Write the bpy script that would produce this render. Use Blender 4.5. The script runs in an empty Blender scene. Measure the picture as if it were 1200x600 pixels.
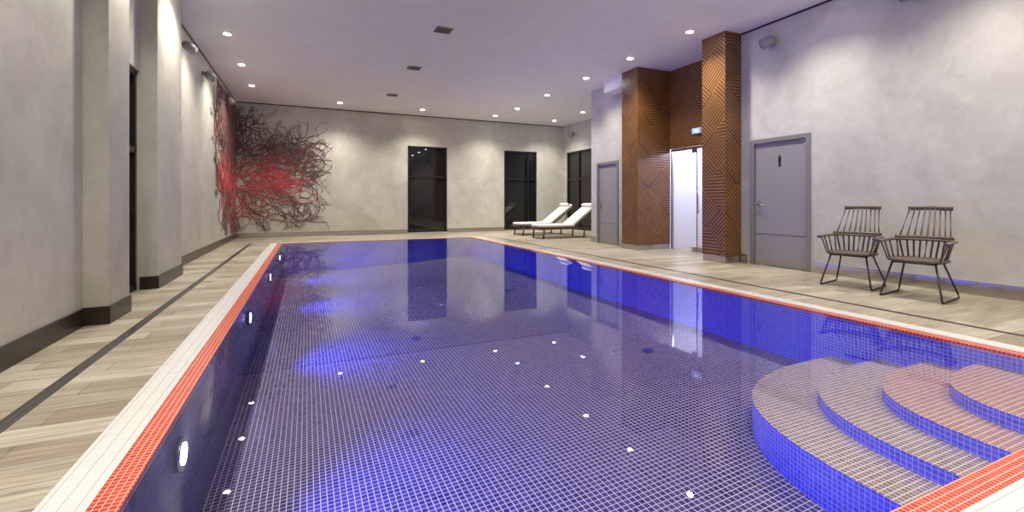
import bpy, math, random
from mathutils import Vector, Matrix
random.seed(7)
scene = bpy.context.scene
scene.view_settings.view_transform = 'Standard'
scene.view_settings.look = 'None'
scene.view_settings.exposure = 0.3
H = 4.18

# ------------------------------------------------------------ materials
def new_mat(name):
    m = bpy.data.materials.new(name); m.use_nodes = True
    nt = m.node_tree
    b = nt.nodes['Principled BSDF']
    return m, nt, b
def simple(name, col, rough=0.5, metal=0.0, emit=None, es=0.0, bump=0.0, bscale=30):
    m, nt, b = new_mat(name)
    n = nt.nodes.new('ShaderNodeTexNoise'); n.inputs['Scale'].default_value = bscale
    n.inputs['Detail'].default_value = 4
    tc = nt.nodes.new('ShaderNodeTexCoord'); nt.links.new(tc.outputs['Object'], n.inputs['Vector'])
    mx = nt.nodes.new('ShaderNodeMixRGB'); mx.inputs[1].default_value = (*[c*0.92 for c in col], 1)
    mx.inputs[2].default_value = (*[min(1, c*1.06) for c in col], 1)
    nt.links.new(n.outputs['Fac'], mx.inputs[0]); nt.links.new(mx.outputs[0], b.inputs['Base Color'])
    b.inputs['Roughness'].default_value = rough; b.inputs['Metallic'].default_value = metal
    if emit:
        b.inputs['Emission Color'].default_value = (*emit, 1); b.inputs['Emission Strength'].default_value = es
    if bump:
        bp = nt.nodes.new('ShaderNodeBump'); bp.inputs['Strength'].default_value = bump
        bp.inputs['Distance'].default_value = 0.01
        nt.links.new(n.outputs['Fac'], bp.inputs['Height']); nt.links.new(bp.outputs[0], b.inputs['Normal'])
    return m
def plaster(name, c1, c2):
    m, nt, b = new_mat(name)
    tc = nt.nodes.new('ShaderNodeTexCoord')
    n1 = nt.nodes.new('ShaderNodeTexNoise'); n1.inputs['Scale'].default_value = 0.9
    n1.inputs['Detail'].default_value = 9; n1.inputs['Roughness'].default_value = 0.62; n1.inputs['Distortion'].default_value = 0.8
    n2 = nt.nodes.new('ShaderNodeTexNoise'); n2.inputs['Scale'].default_value = 5
    n2.inputs['Detail'].default_value = 8; n2.inputs['Distortion'].default_value = 1.2
    for n in (n1, n2): nt.links.new(tc.outputs['Object'], n.inputs['Vector'])
    ad = nt.nodes.new('ShaderNodeMath'); ad.operation = 'MULTIPLY_ADD'
    ad.inputs[1].default_value = 0.35
    nt.links.new(n2.outputs['Fac'], ad.inputs[0]); nt.links.new(n1.outputs['Fac'], ad.inputs[2])
    r = nt.nodes.new('ShaderNodeValToRGB')
    r.color_ramp.elements[0].position = 0.48; r.color_ramp.elements[0].color = (*c1, 1)
    r.color_ramp.elements[1].position = 0.86; r.color_ramp.elements[1].color = (*c2, 1)
    nt.links.new(ad.outputs[0], r.inputs[0]); nt.links.new(r.outputs[0], b.inputs['Base Color'])
    b.inputs['Roughness'].default_value = 0.55
    bp = nt.nodes.new('ShaderNodeBump'); bp.inputs['Strength'].default_value = 0.10; bp.inputs['Distance'].default_value = 0.02
    nt.links.new(n2.outputs['Fac'], bp.inputs['Height']); nt.links.new(bp.outputs[0], b.inputs['Normal'])
    return m
def tiles(name, c1, c2, grout, w, h=None, mortar=0.003, rough=0.25, off=0.0, bump=0.3):
    m, nt, b = new_mat(name)
    uv = nt.nodes.new('ShaderNodeTexCoord')
    t = nt.nodes.new('ShaderNodeTexBrick')
    t.offset = off; t.squash = 1.0
    t.inputs['Scale'].default_value = 1.0
    t.inputs['Brick Width'].default_value = w; t.inputs['Row Height'].default_value = h or w
    t.inputs['Mortar Size'].default_value = mortar; t.inputs['Mortar Smooth'].default_value = 0.1
    t.inputs['Color1'].default_value = (*c1, 1); t.inputs['Color2'].default_value = (*c2, 1); t.inputs['Mortar'].default_value = (*grout, 1)
    nt.links.new(uv.outputs['UV'], t.inputs['Vector'])
    nt.links.new(t.outputs['Color'], b.inputs['Base Color'])
    b.inputs['Roughness'].default_value = rough
    if bump:
        inv = nt.nodes.new('ShaderNodeMath'); inv.operation = 'SUBTRACT'; inv.inputs[0].default_value = 1
        nt.links.new(t.outputs['Fac'], inv.inputs[1])
        bp = nt.nodes.new('ShaderNodeBump'); bp.inputs['Strength'].default_value = bump; bp.inputs['Distance'].default_value = 0.002
        nt.links.new(inv.outputs[0], bp.inputs['Height']); nt.links.new(bp.outputs[0], b.inputs['Normal'])
    return m
def wood_floor():
    m, nt, b = new_mat('wood_look_porcelain')
    uv = nt.nodes.new('ShaderNodeTexCoord')
    t = nt.nodes.new('ShaderNodeTexBrick'); t.offset = 0.37; t.offset_frequency = 2
    t.inputs['Scale'].default_value = 1.0
    t.inputs['Brick Width'].default_value = 1.2; t.inputs['Row Height'].default_value = 0.2
    t.inputs['Mortar Size'].default_value = 0.003
    t.inputs['Color1'].default_value = (0.29, 0.25, 0.19, 1); t.inputs['Color2'].default_value = (0.50, 0.47, 0.40, 1)
    t.inputs['Mortar'].default_value = (0.16, 0.14, 0.12, 1)
    nt.links.new(uv.outputs['UV'], t.inputs['Vector'])
    mp = nt.nodes.new('ShaderNodeMapping'); mp.inputs['Scale'].default_value = (1.2, 22, 1)
    nt.links.new(uv.outputs['UV'], mp.inputs['Vector'])
    n = nt.nodes.new('ShaderNodeTexNoise'); n.inputs['Scale'].default_value = 1.6; n.inputs['Detail'].default_value = 8
    n.inputs['Roughness'].default_value = 0.65; n.inputs['Distortion'].default_value = 0.6
    nt.links.new(mp.outputs[0], n.inputs['Vector'])
    r = nt.nodes.new('ShaderNodeValToRGB')
    r.color_ramp.elements[0].position = 0.3; r.color_ramp.elements[0].color = (0.52, 0.49, 0.44, 1)
    r.color_ramp.elements[1].position = 0.66; r.color_ramp.elements[1].color = (1.15, 1.12, 1.08, 1)
    nt.links.new(n.outputs['Fac'], r.inputs[0])
    mx = nt.nodes.new('ShaderNodeMixRGB'); mx.blend_type = 'MULTIPLY'; mx.inputs[0].default_value = 1
    nt.links.new(t.outputs['Color'], mx.inputs[1]); nt.links.new(r.outputs[0], mx.inputs[2])
    nt.links.new(mx.outputs[0], b.inputs['Base Color']); b.inputs['Roughness'].default_value = 0.38
    return m
def parquetry():
    m, nt, b = new_mat('geometric_wood_parquetry')
    L = nt.links
    uv = nt.nodes.new('ShaderNodeTexCoord'); sp = nt.nodes.new('ShaderNodeSeparateXYZ')
    L.new(uv.outputs['UV'], sp.inputs[0])
    def M(op, a, bb=None):
        n = nt.nodes.new('ShaderNodeMath'); n.operation = op
        for i, v in enumerate((a, bb)):
            if v is None: continue
            if isinstance(v, (int, float)): n.inputs[i].default_value = v
            else: L.new(v, n.inputs[i])
        return n.outputs[0]
    u, v = sp.outputs[0], sp.outputs[1]
    a = M('ADD', u, v); c = M('SUBTRACT', M('ADD', u, 20.0), v)
    r1 = M('FLOOR', M('DIVIDE', a, 0.78)); r2 = M('FLOOR', M('DIVIDE', c, 0.66))
    par = M('MODULO', M('ADD', r1, r2), 2.0)
    par3 = M('GREATER_THAN', M('MODULO', M('ADD', M('MULTIPLY', r1, 2.0), r2), 7.0), 5.5)
    P = 0.078
    sa = M('FRACT', M('DIVIDE', a, P)); sc = M('FRACT', M('DIVIDE', c, P)); su = M('FRACT', M('DIVIDE', v, P*.75))
    def mixf(f, x, y):
        return M('ADD', M('MULTIPLY', x, M('SUBTRACT', 1.0, f)), M('MULTIPLY', y, f))
    s1 = mixf(par, sa, sc); s2 = mixf(par3, s1, su)
    line = M('LESS_THAN', s2, 0.27)
    n = nt.nodes.new('ShaderNodeTexNoise'); n.inputs['Scale'].default_value = 3; n.inputs['Detail'].default_value = 6
    L.new(uv.outputs['UV'], n.inputs['Vector'])
    base = nt.nodes.new('ShaderNodeValToRGB')
    base.color_ramp.elements[0].position = 0.3; base.color_ramp.elements[0].color = (0.050, 0.021, 0.009, 1)
    base.color_ramp.elements[1].position = 0.7; base.color_ramp.elements[1].color = (0.120, 0.050, 0.018, 1)
    L.new(n.outputs['Fac'], base.inputs[0])
    mx = nt.nodes.new('ShaderNodeMixRGB'); L.new(line, mx.inputs[0]); L.new(base.outputs[0], mx.inputs[1])
    mx.inputs[2].default_value = (0.38, 0.19, 0.055, 1)
    L.new(mx.outputs[0], b.inputs['Base Color']); b.inputs['Roughness'].default_value = 0.35
    return m
def thin_glass(name, tint, ior, rough=0.0, bump=0.0, water=False):
    m = bpy.data.materials.new(name); m.use_nodes = True; nt = m.node_tree
    nt.nodes.remove(nt.nodes['Principled BSDF']); out = nt.nodes['Material Output']
    tr = nt.nodes.new('ShaderNodeBsdfTransparent'); tr.inputs[0].default_value = (*tint, 1)
    gl = nt.nodes.new('ShaderNodeBsdfGlossy'); gl.inputs['Roughness'].default_value = rough
    mx = nt.nodes.new('ShaderNodeMixShader')
    if water:
        fr = nt.nodes.new('ShaderNodeFresnel'); fr.inputs[0].default_value = ior
        nt.links.new(fr.outputs[0], mx.inputs[0])
    else:
        lw = nt.nodes.new('ShaderNodeLayerWeight'); lw.inputs[0].default_value = .5
        p = nt.nodes.new('ShaderNodeMath'); p.operation = 'POWER'; p.inputs[1].default_value = 5
        nt.links.new(lw.outputs['Facing'], p.inputs[0])
        q = nt.nodes.new('ShaderNodeMath'); q.operation = 'MULTIPLY_ADD'; q.inputs[1].default_value = .92; q.inputs[2].default_value = .06
        nt.links.new(p.outputs[0], q.inputs[0]); nt.links.new(q.outputs[0], mx.inputs[0])
    nt.links.new(tr.outputs[0], mx.inputs[1]); nt.links.new(gl.outputs[0], mx.inputs[2])
    nt.links.new(mx.outputs[0], out.inputs['Surface'])
    if bump:
        tc = nt.nodes.new('ShaderNodeTexCoord'); n = nt.nodes.new('ShaderNodeTexNoise'); n.inputs['Scale'].default_value = 1.3
        n.inputs['Detail'].default_value = 2
        nt.links.new(tc.outputs['Object'], n.inputs['Vector'])
        bp = nt.nodes.new('ShaderNodeBump'); bp.inputs['Strength'].default_value = bump; bp.inputs['Distance'].default_value = 0.01
        nt.links.new(n.outputs['Fac'], bp.inputs['Height'])
        nt.links.new(bp.outputs[0], gl.inputs['Normal'])
    return m

M_wall = plaster('grey_plaster', (0.42, 0.405, 0.355), (0.58, 0.565, 0.505))
M_ceil = simple('ceiling_paint', (0.80, 0.785, 0.765), 0.7, bscale=3)
M_floor = wood_floor()
M_base_dark = simple('dark_bronze_skirting', (0.045, 0.036, 0.030), 0.3, 0.4)
M_steel = simple('brushed_steel', (0.50, 0.48, 0.45), 0.22, 1.0)
M_black = simple('black_frame', (0.012, 0.012, 0.013), 0.35)
M_darkglass = simple('night_window_glass', (0.012, 0.013, 0.014), 0.02)
M_wood = parquetry()
M_door = simple('grey_door_paint', (0.27, 0.265, 0.255), 0.4)
M_doorframe = simple('grey_door_frame', (0.20, 0.195, 0.19), 0.35)
M_white = simple('white_paint', (0.85, 0.85, 0.87), 0.5)
M_pool = tiles('pool_floor_mosaic', (0.036, 0.028, 0.072), (0.085, 0.062, 0.135), (0.74, 0.66, 0.72), 0.040, mortar=0.0028)
M_poolwall_lit = tiles('pool_wall_blue_lit_mosaic', (0.05, 0.06, 0.55), (0.10, 0.12, 0.72), (0.50, 0.50, 0.90), 0.03, mortar=0.002)  # blue glow of the underwater lamps put into the tile colour
M_poolwall_shaded = tiles('pool_wall_shaded_mosaic', (0.018, 0.016, 0.075), (0.035, 0.03, 0.12), (0.13, 0.12, 0.26), 0.03, mortar=0.002)  # wall tile darkened in colour for the shade on the lamp side
M_step = tiles('step_mosaic', (0.22, 0.145, 0.105), (0.35, 0.24, 0.175), (0.88, 0.79, 0.66), 0.034, mortar=0.003)
M_step2 = tiles('upper_step_mosaic', (0.34, 0.145, 0.09), (0.46, 0.23, 0.145), (0.88, 0.72, 0.60), 0.034, mortar=0.003)
M_red = tiles('red_mosaic', (0.46, 0.034, 0.012), (0.60, 0.066, 0.025), (0.80, 0.50, 0.42), 0.026, mortar=0.0018)
M_grate = tiles('white_overflow_grating', (0.80, 0.80, 0.78), (0.74, 0.74, 0.73), (0.36, 0.36, 0.36), 0.0145, 0.058, mortar=0.0016)
M_drain = tiles('slot_drain', (0.02, 0.02, 0.02), (0.012, 0.012, 0.012), (0.10, 0.10, 0.095), 0.03, 0.012, mortar=0.002)
M_water = thin_glass('pool_water', (0.90, 0.92, 1.0), 1.40, 0.0, 0.03, True)
M_glass = thin_glass('clear_glass', (0.95, 0.96, 0.98), 1.5)
M_lamp = simple('lamp_glow', (1, 1, 1), 0.5, emit=(1.0, 0.95, 0.88), es=90)
M_pool_lamp = simple('underwater_lamp_glow', (1, 1, 1), 0.5, emit=(0.35, 0.45, 1.0), es=22)
M_inlet = simple('inlet_blue', (.02,.03,.25), .4)
M_chair = simple('dark_stained_wood', (0.10, 0.073, 0.052), 0.4)
M_rod = simple('black_steel_rod', (0.04, 0.036, 0.032), 0.35, 0.5)
M_cush = simple('white_canvas_cushion', (0.72, 0.70, 0.66), 0.85, bump=0.1, bscale=60)
M_lwood = simple('lounger_wood', (0.08, 0.045, 0.025), 0.5)
M_redp = simple('coral_red', (0.56, 0.035, 0.035), 0.6)
M_redd = simple('coral_dark_red', (0.27, 0.055, 0.055), 0.6)
M_dk = simple('coral_dark', (0.11, 0.07, 0.07), 0.6)
M_pink = simple('coral_pink', (0.64, 0.20, 0.20), 0.6)
M_sign = simple('exit_sign_glow', (0.2, 0.5, 0.9), 0.5, emit=(0.15, 0.35, 1.0), es=0.8)
M_signw = simple('exit_sign_white', (0.9, 0.9, 0.9), 0.5, emit=(1, 1, 1), es=1.0)

# ------------------------------------------------------------ mesh builder
class MB:
    def __init__(s): s.v = []; s.f = []; s.mi = []; s.mats = []; s.sm = []
    def mat(s, m):
        if m not in s.mats: s.mats.append(m)
        return s.mats.index(m)
    def box(s, x0, x1, y0, y1, z0, z1, m):
        i = len(s.v); k = s.mat(m)
        s.v += [(x0,y0,z0),(x1,y0,z0),(x1,y1,z0),(x0,y1,z0),(x0,y0,z1),(x1,y0,z1),(x1,y1,z1),(x0,y1,z1)]
        for q in ((0,3,2,1),(4,5,6,7),(0,1,5,4),(1,2,6,5),(2,3,7,6),(3,0,4,7)):
            s.f.append([i+a for a in q]); s.mi.append(k); s.sm.append(False)
    def obox(s, c, dx, dy, dz, hx, hy, hz, m):
        c = Vector(c); dx, dy, dz = Vector(dx).normalized(), Vector(dy).normalized(), Vector(dz).normalized()
        i = len(s.v); k = s.mat(m)
        for (a, b_, cc) in ((-1,-1,-1),(1,-1,-1),(1,1,-1),(-1,1,-1),(-1,-1,1),(1,-1,1),(1,1,1),(-1,1,1)):
            s.v.append(tuple(c + dx*a*hx + dy*b_*hy + dz*cc*hz))
        for q in ((0,3,2,1),(4,5,6,7),(0,1,5,4),(1,2,6,5),(2,3,7,6),(3,0,4,7)):
            s.f.append([i+a for a in q]); s.mi.append(k); s.sm.append(False)
    def quad(s, pts, m):
        i = len(s.v); s.v += [tuple(p) for p in pts]
        s.f.append(list(range(i, i+len(pts)))); s.mi.append(s.mat(m)); s.sm.append(False)
    def tube(s, pts, r, m, n=8, rx=None):
        pts = [Vector(p) for p in pts]; k = s.mat(m)
        rs = r if isinstance(r, (list, tuple)) else [r]*len(pts)
        base = len(s.v)
        for j, p in enumerate(pts):
            if j == 0: d = pts[1]-pts[0]
            elif j == len(pts)-1: d = pts[-1]-pts[-2]
            else: d = (pts[j+1]-pts[j]).normalized() + (pts[j]-pts[j-1]).normalized()
            d.normalize()
            up = Vector((0,0,1)) if abs(d.z) < 0.95 else Vector((1,0,0))
            a = d.cross(up).normalized(); b_ = a.cross(d).normalized()
            for t in range(n):
                an = 2*math.pi*t/n
                ra = rs[j]; rb = rs[j]
                if rx: ra, rb = rx
                s.v.append(tuple(p + a*math.cos(an)*ra + b_*math.sin(an)*rb))
        for j in range(len(pts)-1):
            for t in range(n):
                t2 = (t+1) % n
                s.f.append([base+j*n+t, base+j*n+t2, base+(j+1)*n+t2, base+(j+1)*n+t]); s.mi.append(k); s.sm.append(True)
        s.f.append([base+t for t in range(n)][::-1]); s.mi.append(k); s.sm.append(False)
        e = base+(len(pts)-1)*n
        s.f.append([e+t for t in range(n)]); s.mi.append(k); s.sm.append(False)
    def build(s, name, parent=None, loc=(0,0,0), rotz=0, uv=True, bevel=0, sub=0):
        me = bpy.data.meshes.new(name); me.from_pydata(s.v, [], s.f)
        for m in s.mats: me.materials.append(m)
        for p, k, sm in zip(me.polygons, s.mi, s.sm): p.material_index = k; p.use_smooth = sm
        me.update()
        if uv:
            ul = me.uv_layers.new(name='UVMap')
            for p in me.polygons:
                n = p.normal; ax = max(range(3), key=lambda a: abs(n[a]))
                for li in p.loop_indices:
                    c = me.vertices[me.loops[li].vertex_index].co
                    ul.data[li].uv = (c.y, c.z) if ax == 0 else ((c.x, c.z) if ax == 1 else (c.x, c.y))
        o = bpy.data.objects.new(name, me); scene.collection.objects.link(o)
        o.location = loc; o.rotation_euler = (0, 0, rotz)
        if parent: o.parent = parent
        if bevel:
            b_ = o.modifiers.new('bevel', 'BEVEL'); b_.width = bevel; b_.segments = 3; b_.limit_method = 'ANGLE'
            for p in me.polygons: p.use_smooth = True
        return o
def empty(name, loc=(0,0,0), rotz=0, parent=None):
    e = bpy.data.objects.new(name, None); scene.collection.objects.link(e); e.location = loc; e.rotation_euler = (0,0,rotz); e.empty_display_size = .2
    if parent: e.parent = parent
    return e
def boxobj(name, x0,x1,y0,y1,z0,z1,m,parent=None,bevel=0):
    b = MB(); b.box(x0,x1,y0,y1,z0,z1,m); return b.build(name, parent, bevel=bevel)
def wall(name, axis, p0, p1, a0, a1, holes=(), m=None, z1=H):
    m = m or M_wall
    A = sorted({a0, a1, *[h[0] for h in holes], *[h[1] for h in holes]}); Z = sorted({0.0, z1, *[h[2] for h in holes], *[h[3] for h in holes]})
    b = MB()
    for i in range(len(A)-1):
        for j in range(len(Z)-1):
            ca, cz = (A[i]+A[i+1])/2, (Z[j]+Z[j+1])/2
            if any(h[0] < ca < h[1] and h[2] < cz < h[3] for h in holes): continue
            if axis == 'x': b.box(p0, p1, A[i], A[i+1], Z[j], Z[j+1], m)
            else: b.box(A[i], A[i+1], p0, p1, Z[j], Z[j+1], m)
    return b.build(name)

# ------------------------------------------------------------ room shell
XL, XR, XF = -1.98, 7.25, 9.54
YB, YN = 16.2, -3.2
PX0, PX1, PY0, PY1 = -0.615, 4.68, 0.94, 13.65      # water edge
RW, WW = 0.105, 0.17
OX0, OX1, OY0, OY1 = PX0-RW-WW, PX1+RW+WW, PY0-RW-WW, PY1+RW+WW
DL, DR, DW = -1.37, 5.38, 0.04

fb = MB()
for (x0, x1) in ((XL-.1, DL-DW), (DL+DW, OX0)): fb.box(x0, x1, OY0, OY1, -.12, 0, M_floor)
for (x0, x1) in ((OX1, DR-DW), (DR+DW, XF)): fb.box(x0, x1, OY0, OY1, -.12, 0, M_floor)
fb.box(XL-.1, XF, OY1, YB, -.12, 0, M_floor); fb.box(XL-.1, XF, YN, OY0, -.12, 0, M_floor)
fb.build('floor')
g = MB(); g.box(DL-DW, DL+DW, OY0, OY1, -.12, -.004, M_drain); g.build('floor_drain_channel')
g = MB(); g.box(DR-DW*.6, DR+DW*.6, OY0, OY1, -.12, -.004, M_drain); g.box(DR-DW, DR-DW*.6, OY0, OY1, -.12, -.001, M_steel); g.box(DR+DW*.6, DR+DW, OY0, OY1, -.12, -.001, M_steel); g.build('floor_drain_channel')
boxobj('ceiling', XL-.15, XF+.1, YN, YB, H, H+.1, M_ceil)
wall('wall_back', 'y', YB, YB+.2, XL-.15, XF+.1, [(3.23,4.66,.03,3.09),(6.92,8.32,.03,3.09)])
wall('wall_front', 'y', YN-.2, YN, XL-.15, XF+.1)
# left side
wall('wall_left', 'x', -2.15, -1.82, YN, 5.28)
boxobj('wall_left_lintel', -2.15, -1.92, 5.81, 7.18, 2.75, H, M_wall)
boxobj('pilaster', -2.15, -1.64, 5.28, 5.81, 0, H, M_wall)
boxobj('pilaster', -2.15, -1.74, 7.18, 8.4, 0, H, M_wall)
boxobj('wall_left_far', -2.15, XL, 8.4, YB, 0, H, M_wall)
# right side
wall('wall_right', 'x', XR, XR+.2, YN, 5.94, [(4.67,5.74,0,2.2)])
wall('wall_right_mid', 'x', XR, XR+.2, 8.9, 10.78, [(9.55,10.5,0,2.17)])
boxobj('wall_right_return', XR+.2, XF, 10.6, 10.78, 0, H, M_wall)
wall('wall_right_far', 'x', XF, XF+.2, 10.6, YB, [(12.6,15.95,.03,3.09)])
# baseboards
def bb(name, pieces, m, h):
    b = MB()
    for p in pieces: b.box(*p, 0, h, m)
    b.build(name)
t = .018
bb('baseboard_left', [(-1.82,-1.82+t,YN,5.28-t),(-1.82,-1.64+t,5.28-t,5.28),(-1.64,-1.64+t,5.28,5.81),(-1.92,-1.74+t,7.18-t,7.18),(-1.74,-1.74+t,7.18,8.4+t),(XL,-1.74,8.4,8.4+t),(XL,XL+t,8.4+t,YB)], M_base_dark, .16)
bb('baseboard_back', [(XL+t,3.23,YB-t,YB),(4.66,6.92,YB-t,YB),(8.32,XF,YB-t,YB)], M_steel, .15)
bb('baseboard_right', [(XR-t,XR,YN,4.6),(XR-t,XR,5.81,5.94),(XR-t,XR,8.9,9.48),(XR-t,XR,10.57,10.78),(XF-t,XF,10.78,12.6)], M_steel, .16)
# black strips painting in the shade of the ceiling gap
bb2 = MB(); bb2.box(XL, XF, YB-.012, YB-.001, H-.03, H-.001, M_black); bb2.box(XL+.001, XL+.012, 8.4, YB, H-.03, H-.001, M_black)
bb2.box(XR-.012, XR-.001, YN, 5.94, H-.03, H-.001, M_black); bb2.build('painted_shadow_gap_strip')

# ------------------------------------------------------------ windows
def window(name, axis, pos, a0, a1, z0, z1, cols, rows, s=1):
    e = empty(name); b = MB(); fw = .06
    def pb(c0, c1, zz0, zz1, d0, d1, m, bl):
        lo, hi = sorted((pos+s*d0, pos+s*d1))
        if axis == 'x': bl.box(lo, hi, c0, c1, zz0, zz1, m)
        else: bl.box(c0, c1, lo, hi, zz0, zz1, m)
    pb(a0, a0+fw, z0, z1, .03, .12, M_black, b); pb(a1-fw, a1, z0, z1, .03, .12, M_black, b)
    pb(a0, a1, z0, z0+fw, .03, .12, M_black, b); pb(a0, a1, z1-fw, z1, .03, .12, M_black, b)
    for c in cols: pb(c-.035, c+.035, z0, z1, .03, .12, M_black, b)
    for r in rows: pb(a0, a1, r-.035, r+.035, .03, .12, M_black, b)
    b.build('frame', e)
    g = MB(); pb(a0+.01, a1-.01, z0+.01, z1-.01, .08, .10, M_darkglass, g); g.build('pane', e)
    return e
window('window_1', 'y', YB, 3.23, 4.66, .03, 3.09, [], [2.0])
window('window_2', 'y', YB, 6.92, 8.32, .03, 3.09, [7.95], [2.0])
window('window_3', 'x', XF, 12.6, 15.95, .03, 3.09, [14.2, 15.1], [2.0])
window('window_4', 'x', -1.92, 5.82, 7.17, 0.001, 2.74, [], [1.75], s=-1)

# ------------------------------------------------------------ pool
POOL = empty('swimming_pool')
zl, zr = -.86, -.56
ZC = -.03
pb = MB()
def zf(x): return zl + (zr-zl)*(x-PX0)/(PX1-PX0)
pb.quad([(PX0,PY0,zl),(PX1,PY0,zr),(PX1,PY1,zr),(PX0,PY1,zl)], M_pool)
pb.quad([(PX0,PY0,ZC),(PX0,PY0,zl),(PX0,PY1,zl),(PX0,PY1,ZC)][::-1], M_poolwall_shaded)
pb.quad([(PX1,PY0,ZC),(PX1,PY0,zr),(PX1,PY1,zr),(PX1,PY1,ZC)], M_poolwall_lit)
pb.quad([(PX0,PY1,ZC),(PX0,PY1,zl),(PX1,PY1,zr),(PX1,PY1,ZC)][::-1], M_poolwall_lit)
pb.quad([(PX0,PY0,ZC),(PX0,PY0,zl),(PX1,PY0,zr),(PX1,PY0,ZC)], M_poolwall_lit)
pb.build('mosaic_basin', POOL)
def ring(name, x0,x1,y0,y1,w,z0,z1,m, swap=False):
    b = MB()
    b.box(x0-w,x0,y0-w,y1+w,z0,z1,m); b.box(x1,x1+w,y0-w,y1+w,z0,z1,m)
    b.box(x0,x1,y0-w,y0,z0,z1,m); b.box(x0,x1,y1,y1+w,z0,z1,m)
    o = b.build(name, POOL)
    if swap:
        ul = o.data.uv_layers[0]
        for fi, p in enumerate(o.data.polygons):
            if fi//6 in (0, 1) :
                for li in p.loop_indices:
                    u = ul.data[li].uv; ul.data[li].uv = (u[1], u[0])
    return o
ring('red_mosaic_coping', PX0,PX1,PY0,PY1,RW,ZC,-.001,M_red)
ring('overflow_grating', PX0-RW,PX1+RW,PY0-RW,PY1+RW,WW,-.1,.002,M_grate, True)
w = MB(); w.quad([(PX0,PY0,-.008),(PX1,PY0,-.008),(PX1,PY1,-.008),(PX0,PY1,-.008)], M_water); w.build('water', POOL)
# corner steps
st = MB()
specs = [(2.0,1.88,-.40),(1.62,1.48,-.31),(1.29,1.13,-.22),(.97,.80,-.13)]
me_uv = []
for si, (a, b_, zt) in enumerate(specs):
    n = 3.0; pts = []
    N = 48
    for i in range(N+1):
        th = math.pi/2*i/N
        c, s_ = max(0, math.cos(th)), max(0, math.sin(th))
        pts.append((PX1 - a*c**(2/n), PY0 + b_*s_**(2/n)))
    zb = -.72 if si == 0 else specs[si-1][2]
    top = [(x,y,zt) for x,y in pts] + [(PX1-.001,PY0+.001,zt)]
    i0 = len(st.v); st.v += top; st.f.append(list(range(i0, i0+len(top)))[::-1]); st.mi.append(st.mat(M_step if si < 2 else M_step2)); st.sm.append(False)
    L = 0; me_uv.append([(v[0], v[1]) for v in top][::-1])
    for i in range(N):
        p, q = pts[i], pts[i+1]; d = math.dist(p, q)
        i0 = len(st.v); st.v += [(p[0],p[1],zb),(p[0],p[1],zt),(q[0],q[1],zt),(q[0],q[1],zb)]
        st.f.append([i0,i0+1,i0+2,i0+3]); st.mi.append(st.mat(M_poolwall_lit)); st.sm.append(False)
        me_uv.append([(L,zb),(L,zt),(L+d,zt),(L+d,zb)]); L += d
so = st.build('corner_steps', POOL)
ul = so.data.uv_layers[0]
for p, uvs in zip(so.data.polygons, me_uv):
    for li, u in zip(p.loop_indices, uvs): ul.data[li].uv = u
def disc(b, c, r, h, m, n=20):
    b.tube([c, (c[0],c[1],c[2]+h)], r, m, n)
for i, (x, y) in enumerate(((1.35,6.2),(1.35,10.2),(3.6,4.2),(3.6,8.2))):
    b = MB(); disc(b, (x,y,zf(x)-.004), .07, .014, M_inlet); b.build('floor_inlet_%d' % (i+1), POOL)
def pool_lamp(i, x, y, z, sx, power):
    e = empty('underwater_light_%d' % i, (x, y, z), parent=POOL)
    b = MB(); b.tube([(0,0,0),(sx*.025,0,0)], .085, M_steel, 24); b.tube([(sx*.024,0,0),(sx*.03,0,0)], .055, M_pool_lamp, 24); b.build('lamp_housing', e)
    l = bpy.data.lights.new('pool_spot', 'SPOT'); l.energy = power; l.color = (.04, .07, 1.0); l.spot_size = math.radians(116); l.spot_blend = .8; l.shadow_soft_size = .06
    o = bpy.data.objects.new('pool_spot', l); scene.collection.objects.link(o); o.parent = e; o.location = (sx*.06,0,0)
    o.rotation_euler = (0, math.radians(-87 if sx > 0 else 87), 0)
for i, y in enumerate((2.9, 6.0, 9.1, 12.2)): pool_lamp(i+1, PX0, y, -.22, 1, 270)

# ------------------------------------------------------------ portal
def column(name, y0, y1):
    e = empty(name)
    boxobj('shaft', 6.85, 7.8, y0, y1, .12, H, M_wood, e)
    boxobj('plinth', 6.86, 7.79, y0+.01, y1-.01, 0, .12, M_steel, e)
column('wood_clad_column', 5.94, 6.47)
column('wood_clad_column', 8.33, 8.9)
boxobj('wall_portal_panel', 7.8, 7.9, 6.47, 8.33, 2.34, H, M_wood)
c = MB()
c.box(7.9, 9.5, 6.3, 6.4, 0, 2.7, M_white); c.box(7.9, 9.5, 8.5, 8.6, 0, 2.7, M_white); c.box(9.4, 9.5, 6.4, 8.5, 0, 2.7, M_white); c.box(7.9,9.5,6.3,8.6,2.7,2.8,M_white)
c.build('wall_corridor')
e = empty('glass_door')
b = MB()
for (ya, yb_) in ((6.49,7.54),(7.56,8.28)): b.quad([(7.845,ya,.02),(7.845,ya,2.28),(7.845,yb_,2.28),(7.845,yb_,.02)], M_glass)
b.build('glass_leaf', e)
b = MB()
b.box(7.82,7.87,6.48,8.32,2.28,2.33,M_steel); b.box(7.82,7.87,8.28,8.32,0.001,2.28,M_steel)
b.box(7.825,7.865,7.42,7.54,0.001,.1,M_steel); b.box(7.825,7.865,7.56,7.68,2.2,2.28,M_steel); b.box(7.825,7.865,7.56,7.68,0.001,.1,M_steel)
b.box(7.835,7.855,7.54,7.56,0.1,2.28,M_steel)
b.tube([(7.78,7.47,.85),(7.78,7.47,1.45)], .016, M_steel, 12)
b.tube([(7.78,7.47,.9),(7.84,7.47,.9)], .009, M_steel); b.tube([(7.78,7.47,1.4),(7.84,7.47,1.4)], .009, M_steel)
b.build('fittings', e)
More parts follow.
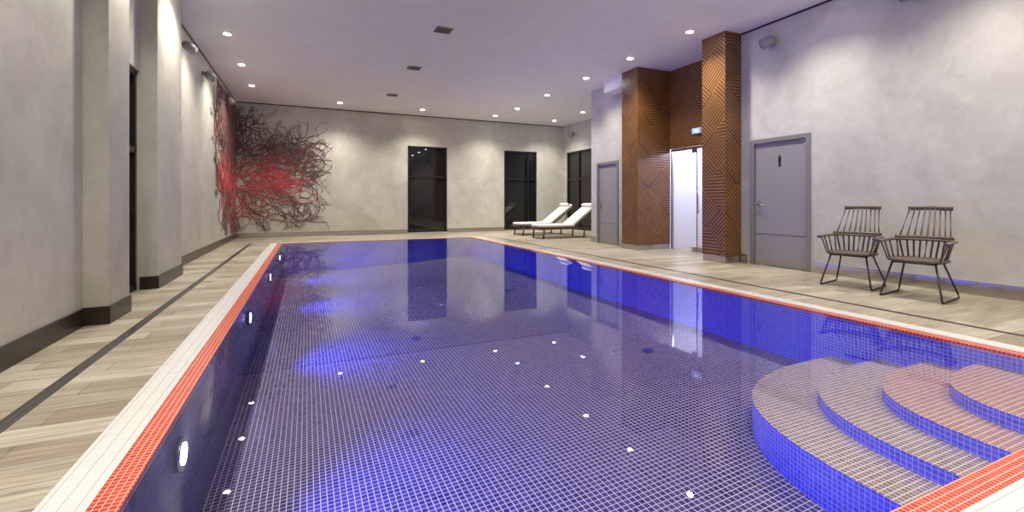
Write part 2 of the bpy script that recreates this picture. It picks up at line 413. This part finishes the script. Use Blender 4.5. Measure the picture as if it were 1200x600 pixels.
e = empty('exit_sign'); b = MB(); b.box(7.74,7.8,7.36,7.60,2.6,2.72,M_white); b.box(7.735,7.74,7.37,7.59,2.61,2.71,M_sign); b.box(7.732,7.735,7.43,7.51,2.63,2.69,M_signw); b.build('body', e)

# doors
def door(name, y0, y1, z1, sign):
    e = empty(name); b = MB(); x = XR
    b.box(x-.02,x+.1,y0-.0,y0+.07,0,z1,M_doorframe); b.box(x-.02,x+.1,y1-.07,y1,0,z1,M_doorframe); b.box(x-.02,x+.1,y0+.07,y1-.07,z1-.07,z1,M_doorframe); b.build('frame', e)
    b = MB(); b.box(x+.02,x+.07,y0+.075,y1-.075,.01,z1-.075,M_door)
    b.box(x+.015,x+.02,y0+.08,y1-.08,.55,.558,M_doorframe)
    b.build('leaf', e)
    b = MB(); yh = y1-.15
    b.box(x+.008,x+.02,yh-.02,yh+.02,.93,1.13,M_steel); b.tube([(x+.01,yh,1.06),(x-.035,yh,1.06),(x-.035,yh-.12,1.06)], .009, M_steel)
    for zz in (.25,1.1,1.95): b.tube([(x-.01,y0+.075,zz),(x-.01,y0+.075,zz+.1)], .01, M_steel)
    b.build('handle', e)
    if sign:
        b = MB(); yc = (y0+y1)/2
        b.tube([(x+.014,yc,1.88),(x+.02,yc,1.88)], .016, M_black, 16)
        b.box(x+.014,x+.02,yc-.024,yc+.024,1.78,1.86,M_black); b.box(x+.014,x+.02,yc-.018,yc-.003,1.70,1.78,M_black); b.box(x+.014,x+.02,yc+.003,yc+.018,1.70,1.78,M_black)
        b.build('pictogram', e)
door('door_1', 4.67, 5.74, 2.2, True)
door('door_2', 9.55, 10.5, 2.17, False)
boxobj('trim_bulkhead', 6.9, XR, 8.95, 9.7, 3.88, H-.001, M_ceil)

# ------------------------------------------------------------ ceiling fittings
def downlight(x, y, power=230, ang=125):
    e = empty('ceiling_downlight', (x, y, H))
    b = MB(); N = 24
    b.tube([(0,0,-.012),(0,0,-.0005)], .075, M_white, N)
    b.tube([(0,0,-.016),(0,0,-.0121)], .058, M_lamp, N)
    b.build('trim_ring', e)
    l = bpy.data.lights.new('spot', 'SPOT'); l.energy = power; l.color = (1, .93, .815); l.spot_size = math.radians(ang); l.spot_blend = 1.0; l.shadow_soft_size = .05
    o = bpy.data.objects.new('spot', l); scene.collection.objects.link(o); o.parent = e; o.location = (0,0,-.03)
for y in (-1.0, 1.1, 3.3, 5.6, 7.7, 9.75, 11.8, 13.8): downlight(-1.33, y, 265)
for y in (-1.2, .6, 2.5, 4.4, 6.23, 7.9, 9.6, 11.6, 13.65): downlight(6.3, y, 265)
for x in (.93, 3.5, 6.1, 8.5): downlight(x, 15.1, 350)
downlight(8.6, 13.3, 200)
for y in (1.0, -1.5): downlight(2.3, y, 420)  # added central fill lights, out of view, to raise the ambient bounce
def vent(x, y):
    b = MB(); s = .15
    b.box(-s,s,-s,-s+.02,-.012,-.001,M_steel); b.box(-s,s,s-.02,s,-.012,-.001,M_steel); b.box(-s,-s+.02,-s+.02,s-.02,-.012,-.001,M_steel); b.box(s-.02,s,-s+.02,s-.02,-.012,-.001,M_steel)
    b.box(-s+.02,s-.02,-s+.02,s-.02,-.003,-.001,M_black)
    for i in range(7):
        yy = -s+.04+i*.037; b.box(-s+.02,s-.02,yy,yy+.012,-.01,-.003,M_doorframe)
    b.build('ceiling_vent', loc=(x,y,H))
for y in (2.9, 5.4, 7.97, 10.5, 13.4): vent(2.23, y)
def speaker(x, y, z, s):
    e = empty('wall_speaker', (x, y, z)); b = MB()
    b.tube([(0,0,.0),(s*.02,0,.0)], .045, M_doorframe, 16)
    b.tube([(s*.02,0,0),(s*.09,0,-.0)], .014, M_doorframe, 10)
    b.tube([(s*.07,-.10,-.02),(s*.10,-.06,-.03),(s*.13,.03,-.04),(s*.15,.11,-.06)], [.04,.075,.085,.09], M_door, 20)
    b.tube([(s*.15,.111,-.06),(s*.151,.116,-.061)], .078, M_black, 20)
    b.build('body', e)
speaker(XR, 5.3, 3.86, -1); speaker(XR, 3.3, 3.86, -1); speaker(XL, 9.47, 3.82, 1); speaker(XL, 11.3, 3.78, 1); speaker(XL, 14.2, 3.85, 1); speaker(XF, 15.4, 3.8, -1)

# ------------------------------------------------------------ chairs (front = -X)
def chair(x, y, rot):
    e = empty('spindle_back_armchair', (x, y, 0), rot)
    b = MB()
    N = 28; out = []
    for i in range(N):
        th = 2*math.pi*i/N; c, s_ = math.cos(th), math.sin(th)
        px = math.copysign(abs(c)**.55, c)*.235; py = math.copysign(abs(s_)**.55, s_)*(.265 - .04*(c > 0)*abs(c))
        out.append((px, py))
    i0 = len(b.v); k = b.mat(M_chair)
    for z, sc in ((.415,.93),(.425,1),(.445,1),(.452,.95)):
        b.v += [(px*sc, py*sc, z) for px, py in out]
    b.v.append((0.02,0,.437))
    for r in range(3):
        for i in range(N):
            j = (i+1) % N; b.f.append([i0+r*N+i, i0+r*N+j, i0+(r+1)*N+j, i0+(r+1)*N+i]); b.mi.append(k); b.sm.append(True)
    b.f.append([i0+i for i in range(N)][::-1]); b.mi.append(k); b.sm.append(False)
    for i in range(N):
        b.f.append([i0+3*N+i, i0+3*N+(i+1)%N, i0+4*N]); b.mi.append(k); b.sm.append(True)
    b.build('seat', e)
    b = MB(); pts = []
    for i in range(25):
        th = -math.pi/2 + math.pi*i/24
        pts.append((.03+.24*math.cos(th), .29*math.sin(th), .655))
    pts = [(-.22,-.305,.64),(-.10,-.30,.648)] + pts + [(-.10,.30,.648),(-.22,.305,.64)]
    b.tube(pts, .02, M_chair, 10, rx=(.034,.016))
    b.tube([(.03+.245*math.cos(t_), .29*math.sin(t_), .68) for t_ in [(-1.1+2.2*i/14) for i in range(15)]], .02, M_chair, 10, rx=(.018,.024))
    b.build('arm_bow', e)
    b = MB()
    top = [(.385-.03*abs(i/6)**2*0.8, .205*i/6, 1.03-.006*abs(i/6)) for i in range(-6, 7)]
    b.tube(top, .02, M_chair, 10, rx=(.014,.026))
    b.build('top_rail', e)
    b = MB()
    for i in range(-4, 5):
        f = i/4
        bow = (.03+.24*math.sqrt(max(0,1-(f*.235/.29)**2)), f*.235, .67)
        b.tube([(.19, f*.20, .44), bow, (.375-.02*f*f, f*.185, 1.02)], [.009,.011,.009], M_chair, 8)
    for sg in (-1, 1):
        for (sx, sy, tx, ty) in ((-.17,.235,-.17,.303),(-.08,.245,-.07,.299),(.02,.24,.05,.289),(.10,.22,.15,.25)):
            b.tube([(sx, sg*sy, .44),(tx, sg*ty, .65)], .009, M_chair, 8)
    b.build('spindles', e)
    b = MB()
    for sg in (-1, 1):
        pts = [(-.15, sg*.19, .425), (-.255, sg*.27, .05), (-.262, sg*.275, .022), (-.24, sg*.277, .0105), (.25, sg*.277, .0105), (.285, sg*.275, .022), (.282, sg*.27, .05), (.15, sg*.17, .425)]
        b.tube(pts, .0105, M_rod, 8)
    b.tube([(-.15,-.19,.405),(-.15,.19,.405)], .009, M_rod); b.tube([(.15,-.17,.405),(.15,.17,.405)], .009, M_rod)
    b.tube([(-.15,-.19,.405),(.15,-.17,.405)], .009, M_rod); b.tube([(-.15,.19,.405),(.15,.17,.405)], .009, M_rod)
    b.build('sled_legs', e)
chair(6.56, 3.68, math.radians(12))
chair(6.46, 2.92, math.radians(8))

# ------------------------------------------------------------ loungers (head at +X)
def lounger(x, y):
    e = empty('sun_lounger', (x, y, 0)); b = MB()
    W = .34
    for sg in (-1, 1):
        b.box(-1.0, .75, sg*W-.02, sg*W+.02, .27, .33, M_lwood)
        for lx in (-.88, .55): b.tube([(lx, sg*W, .27),(lx-.03, sg*W, 0)], [.028,.022], M_lwood, 8)
        b.tube([(.2, sg*W*.96, .34),(1.02, sg*W*.96, .93)], .02, M_lwood, 8)
        b.tube([(.62, sg*W, .28),(.80, sg*W*.96, .77)], .014, M_lwood, 8)
        b.tube([(-.95, sg*W, .03),(.6, sg*W, .03)], .012, M_lwood, 8)
    for i in range(13): b.box(-.98+i*.095, -.93+i*.095, -W+.02, W-.02, .31, .335, M_lwood)
    for i in range(8):
        f = i/8; cx, cz = .24+f*.8, .36+f*.575
        b.obox((cx, 0, cz), (.8,0,.575), (0,1,0), (-.575,0,.8), .03, W-.03, .01, M_lwood)
    b.box(-1.02,-.98,-W-.02,W+.02,.27,.33,M_lwood)
    b.build('frame', e)
    b = MB(); b.box(-1.0,.22,-.32,.32,.337,.42,M_cush)
    b.build('mattress', e, bevel=.03)
    d = Vector((.8,0,.575)).normalized(); nrm = Vector((-d.z,0,d.x))
    b = MB(); c = Vector((.20,0,.35)) + d*.52 + nrm*.065
    b.obox(c, d, (0,1,0), nrm, .52, .32, .042, M_cush); b.build('backrest_cushion', e, bevel=.03)
    b = MB(); c = Vector((.20,0,.35)) + d*.93 + nrm*.145
    b.tube([(c.x, -.30+.6*i/8, c.z) for i in range(9)], [.04,.058,.062,.063,.063,.063,.062,.058,.04], M_cush, 16); b.build('head_roll', e)
lounger(7.42, 14.0); lounger(7.38, 12.5)

# ------------------------------------------------------------ coral wall art
art = empty('coral_branch_wall_art')
def to3(s, z, d=.012):
    if s >= 0: return (XL+.012+s, YB-d, z)
    return (XL+d, YB-.012+s, z)
strands = {0: [], 1: [], 2: [], 3: []}
HEART = (-.2, 1.7)
TIPS = [(-3.6,3.4),(-3.4,3.9),(-2.8,4.0),(-2.2,4.0),(-1.6,3.9),(-1.2,3.9),(-.7,3.8),(-.3,3.7),(.1,3.5),(.35,3.2),(.8,2.8),(1.15,2.45),(1.45,2.75),(1.75,3.1),(2.15,2.95),(2.5,2.65),(2.65,2.3),(2.5,1.8),(2.2,1.3),(1.9,.8),(1.6,.35),(1.1,.2),(.5,.15),(-.1,.15),(-.8,.25),(-1.4,.5),(-2.1,.9),(-2.9,1.6),(-3.3,2.2),(-3.5,2.8)]
def colour(s, z):
    band = abs(z - (1.72 + .12*math.sin(s*2.0)))/.5 + max(0, s-1.35)*1.1 + max(0, -2.6-s)*.8
    low = math.hypot((s+.1)/.9, (z-1.1)/.45)
    d = min(band, low) + random.random()*.95
    if d < .95: return 0 if random.random() < .7 else 3
    if d < 1.9: return random.choice((1, 1, 3, 1, 2))
    return 2 if random.random() < .72 else 1
cnt = 0
def grow(s, z, tgt, gen, life):
    global cnt
    a = math.atan2(tgt[1]-z, tgt[0]-s) + random.uniform(-.5, .5)
    cur = [(s, z)]; STP = .06
    for i in range(life):
        want = math.atan2(tgt[1]-z, tgt[0]-s)
        da = (want - a + math.pi) % (2*math.pi) - math.pi
        a += da*(.12 if gen < 2 else .06) + random.uniform(-.36, .36)
        ns, nz = s + math.cos(a)*STP, z + math.sin(a)*STP
        if nz < .17 or nz > 4.08 or ns > 2.75: break
        if math.hypot(ns-tgt[0], nz-tgt[1]) < .1: break
        if (s < 0) != (ns < 0):
            e_ = 0.0 if ns >= 0 else -1e-4
            cur.append((-1e-4 if ns >= 0 else 0.0, (z+nz)/2))
            strands[colour(s, z)].append((cur, gen)); cur = [(e_, (z+nz)/2)]
        s, z = ns, nz; cur.append((s, z)); cnt += 1
        if len(cur) > 9:
            strands[colour(s, z)].append((cur, gen)); cur = [(s, z)]
        if gen < 4 and random.random() < (.27, .27, .24, .16)[gen]:
            ang = a + random.choice((-1, 1))*random.uniform(.3, 1.1)
            ln = random.uniform(.35, 1.0)*(1.0, .75, .5, .32)[gen]
            grow(s, z, (s+math.cos(ang)*ln, z+math.sin(ang)*ln), gen+1, int(ln/STP)+2)
    if len(cur) > 1: strands[colour(*cur[len(cur)//2])].append((cur, gen))
order = TIPS*2
random.shuffle(order)
for tp in order:
    if cnt > 20000: break
    f = random.uniform(.78, 1.0)
    tx, tz = HEART[0]+(tp[0]-HEART[0])*f, HEART[1]+(tp[1]-HEART[1])*f
    st0 = random.uniform(.05, .45)
    s0, z0 = HEART[0]+(tx-HEART[0])*st0+random.gauss(0,.15), HEART[1]+(tz-HEART[1])*st0+random.gauss(0,.15)
    grow(s0, z0, (tx, tz), 1, 70)
n1_ = cnt
for k in range(40):
    if cnt - n1_ > 5000: break
    s0 = random.uniform(-3.0, .8); z0 = 1.75+random.gauss(0,.22)
    grow(s0, z0, (s0+random.uniform(.6,1.5), z0+random.gauss(.05,.25)), 1, 22)
print('art segments', cnt)
for k, (nm, m) in enumerate((('red_branches', M_redp), ('dark_red_branches', M_redd), ('dark_branches', M_dk), ('pink_branches', M_pink))):
    cu = bpy.data.curves.new(nm, 'CURVE'); cu.dimensions = '3D'; cu.bevel_depth = 1.0; cu.bevel_resolution = 0; cu.use_fill_caps = False
    cu.materials.append(m)
    for pts, gen in strands[k]:
        sp = cu.splines.new('POLY'); sp.points.add(len(pts)-1)
        for q, (s, z) in zip(sp.points, pts):
            q.co = (*to3(s, z), 1); q.radius = (.010, .0085, .0065, .005, .0042)[gen]*(1.1 if k in (0,3) else 1)
    o = bpy.data.objects.new(nm, cu); scene.collection.objects.link(o); o.parent = art

# ------------------------------------------------------------ lights / world / camera
l = bpy.data.lights.new('corridor_light', 'POINT'); l.energy = 50; l.color = (.76, .76, 1.0); l.shadow_soft_size = .12
o = bpy.data.objects.new('corridor_light', l); scene.collection.objects.link(o); o.location = (8.6, 7.5, 2.5)
wd = bpy.data.worlds.new('world'); scene.world = wd; wd.use_nodes = True
wd.node_tree.nodes['Background'].inputs[0].default_value = (.01, .012, .02, 1); wd.node_tree.nodes['Background'].inputs[1].default_value = .3
cam = bpy.data.cameras.new('camera'); co = bpy.data.objects.new('camera', cam); scene.collection.objects.link(co)
co.location = (0, 0, 1.1); co.rotation_euler = (math.radians(90), 0, math.radians(-24.1))
cam.sensor_width = 36; cam.lens = 537/1200*36; cam.shift_y = -63/1200; cam.clip_start = .02
scene.camera = co
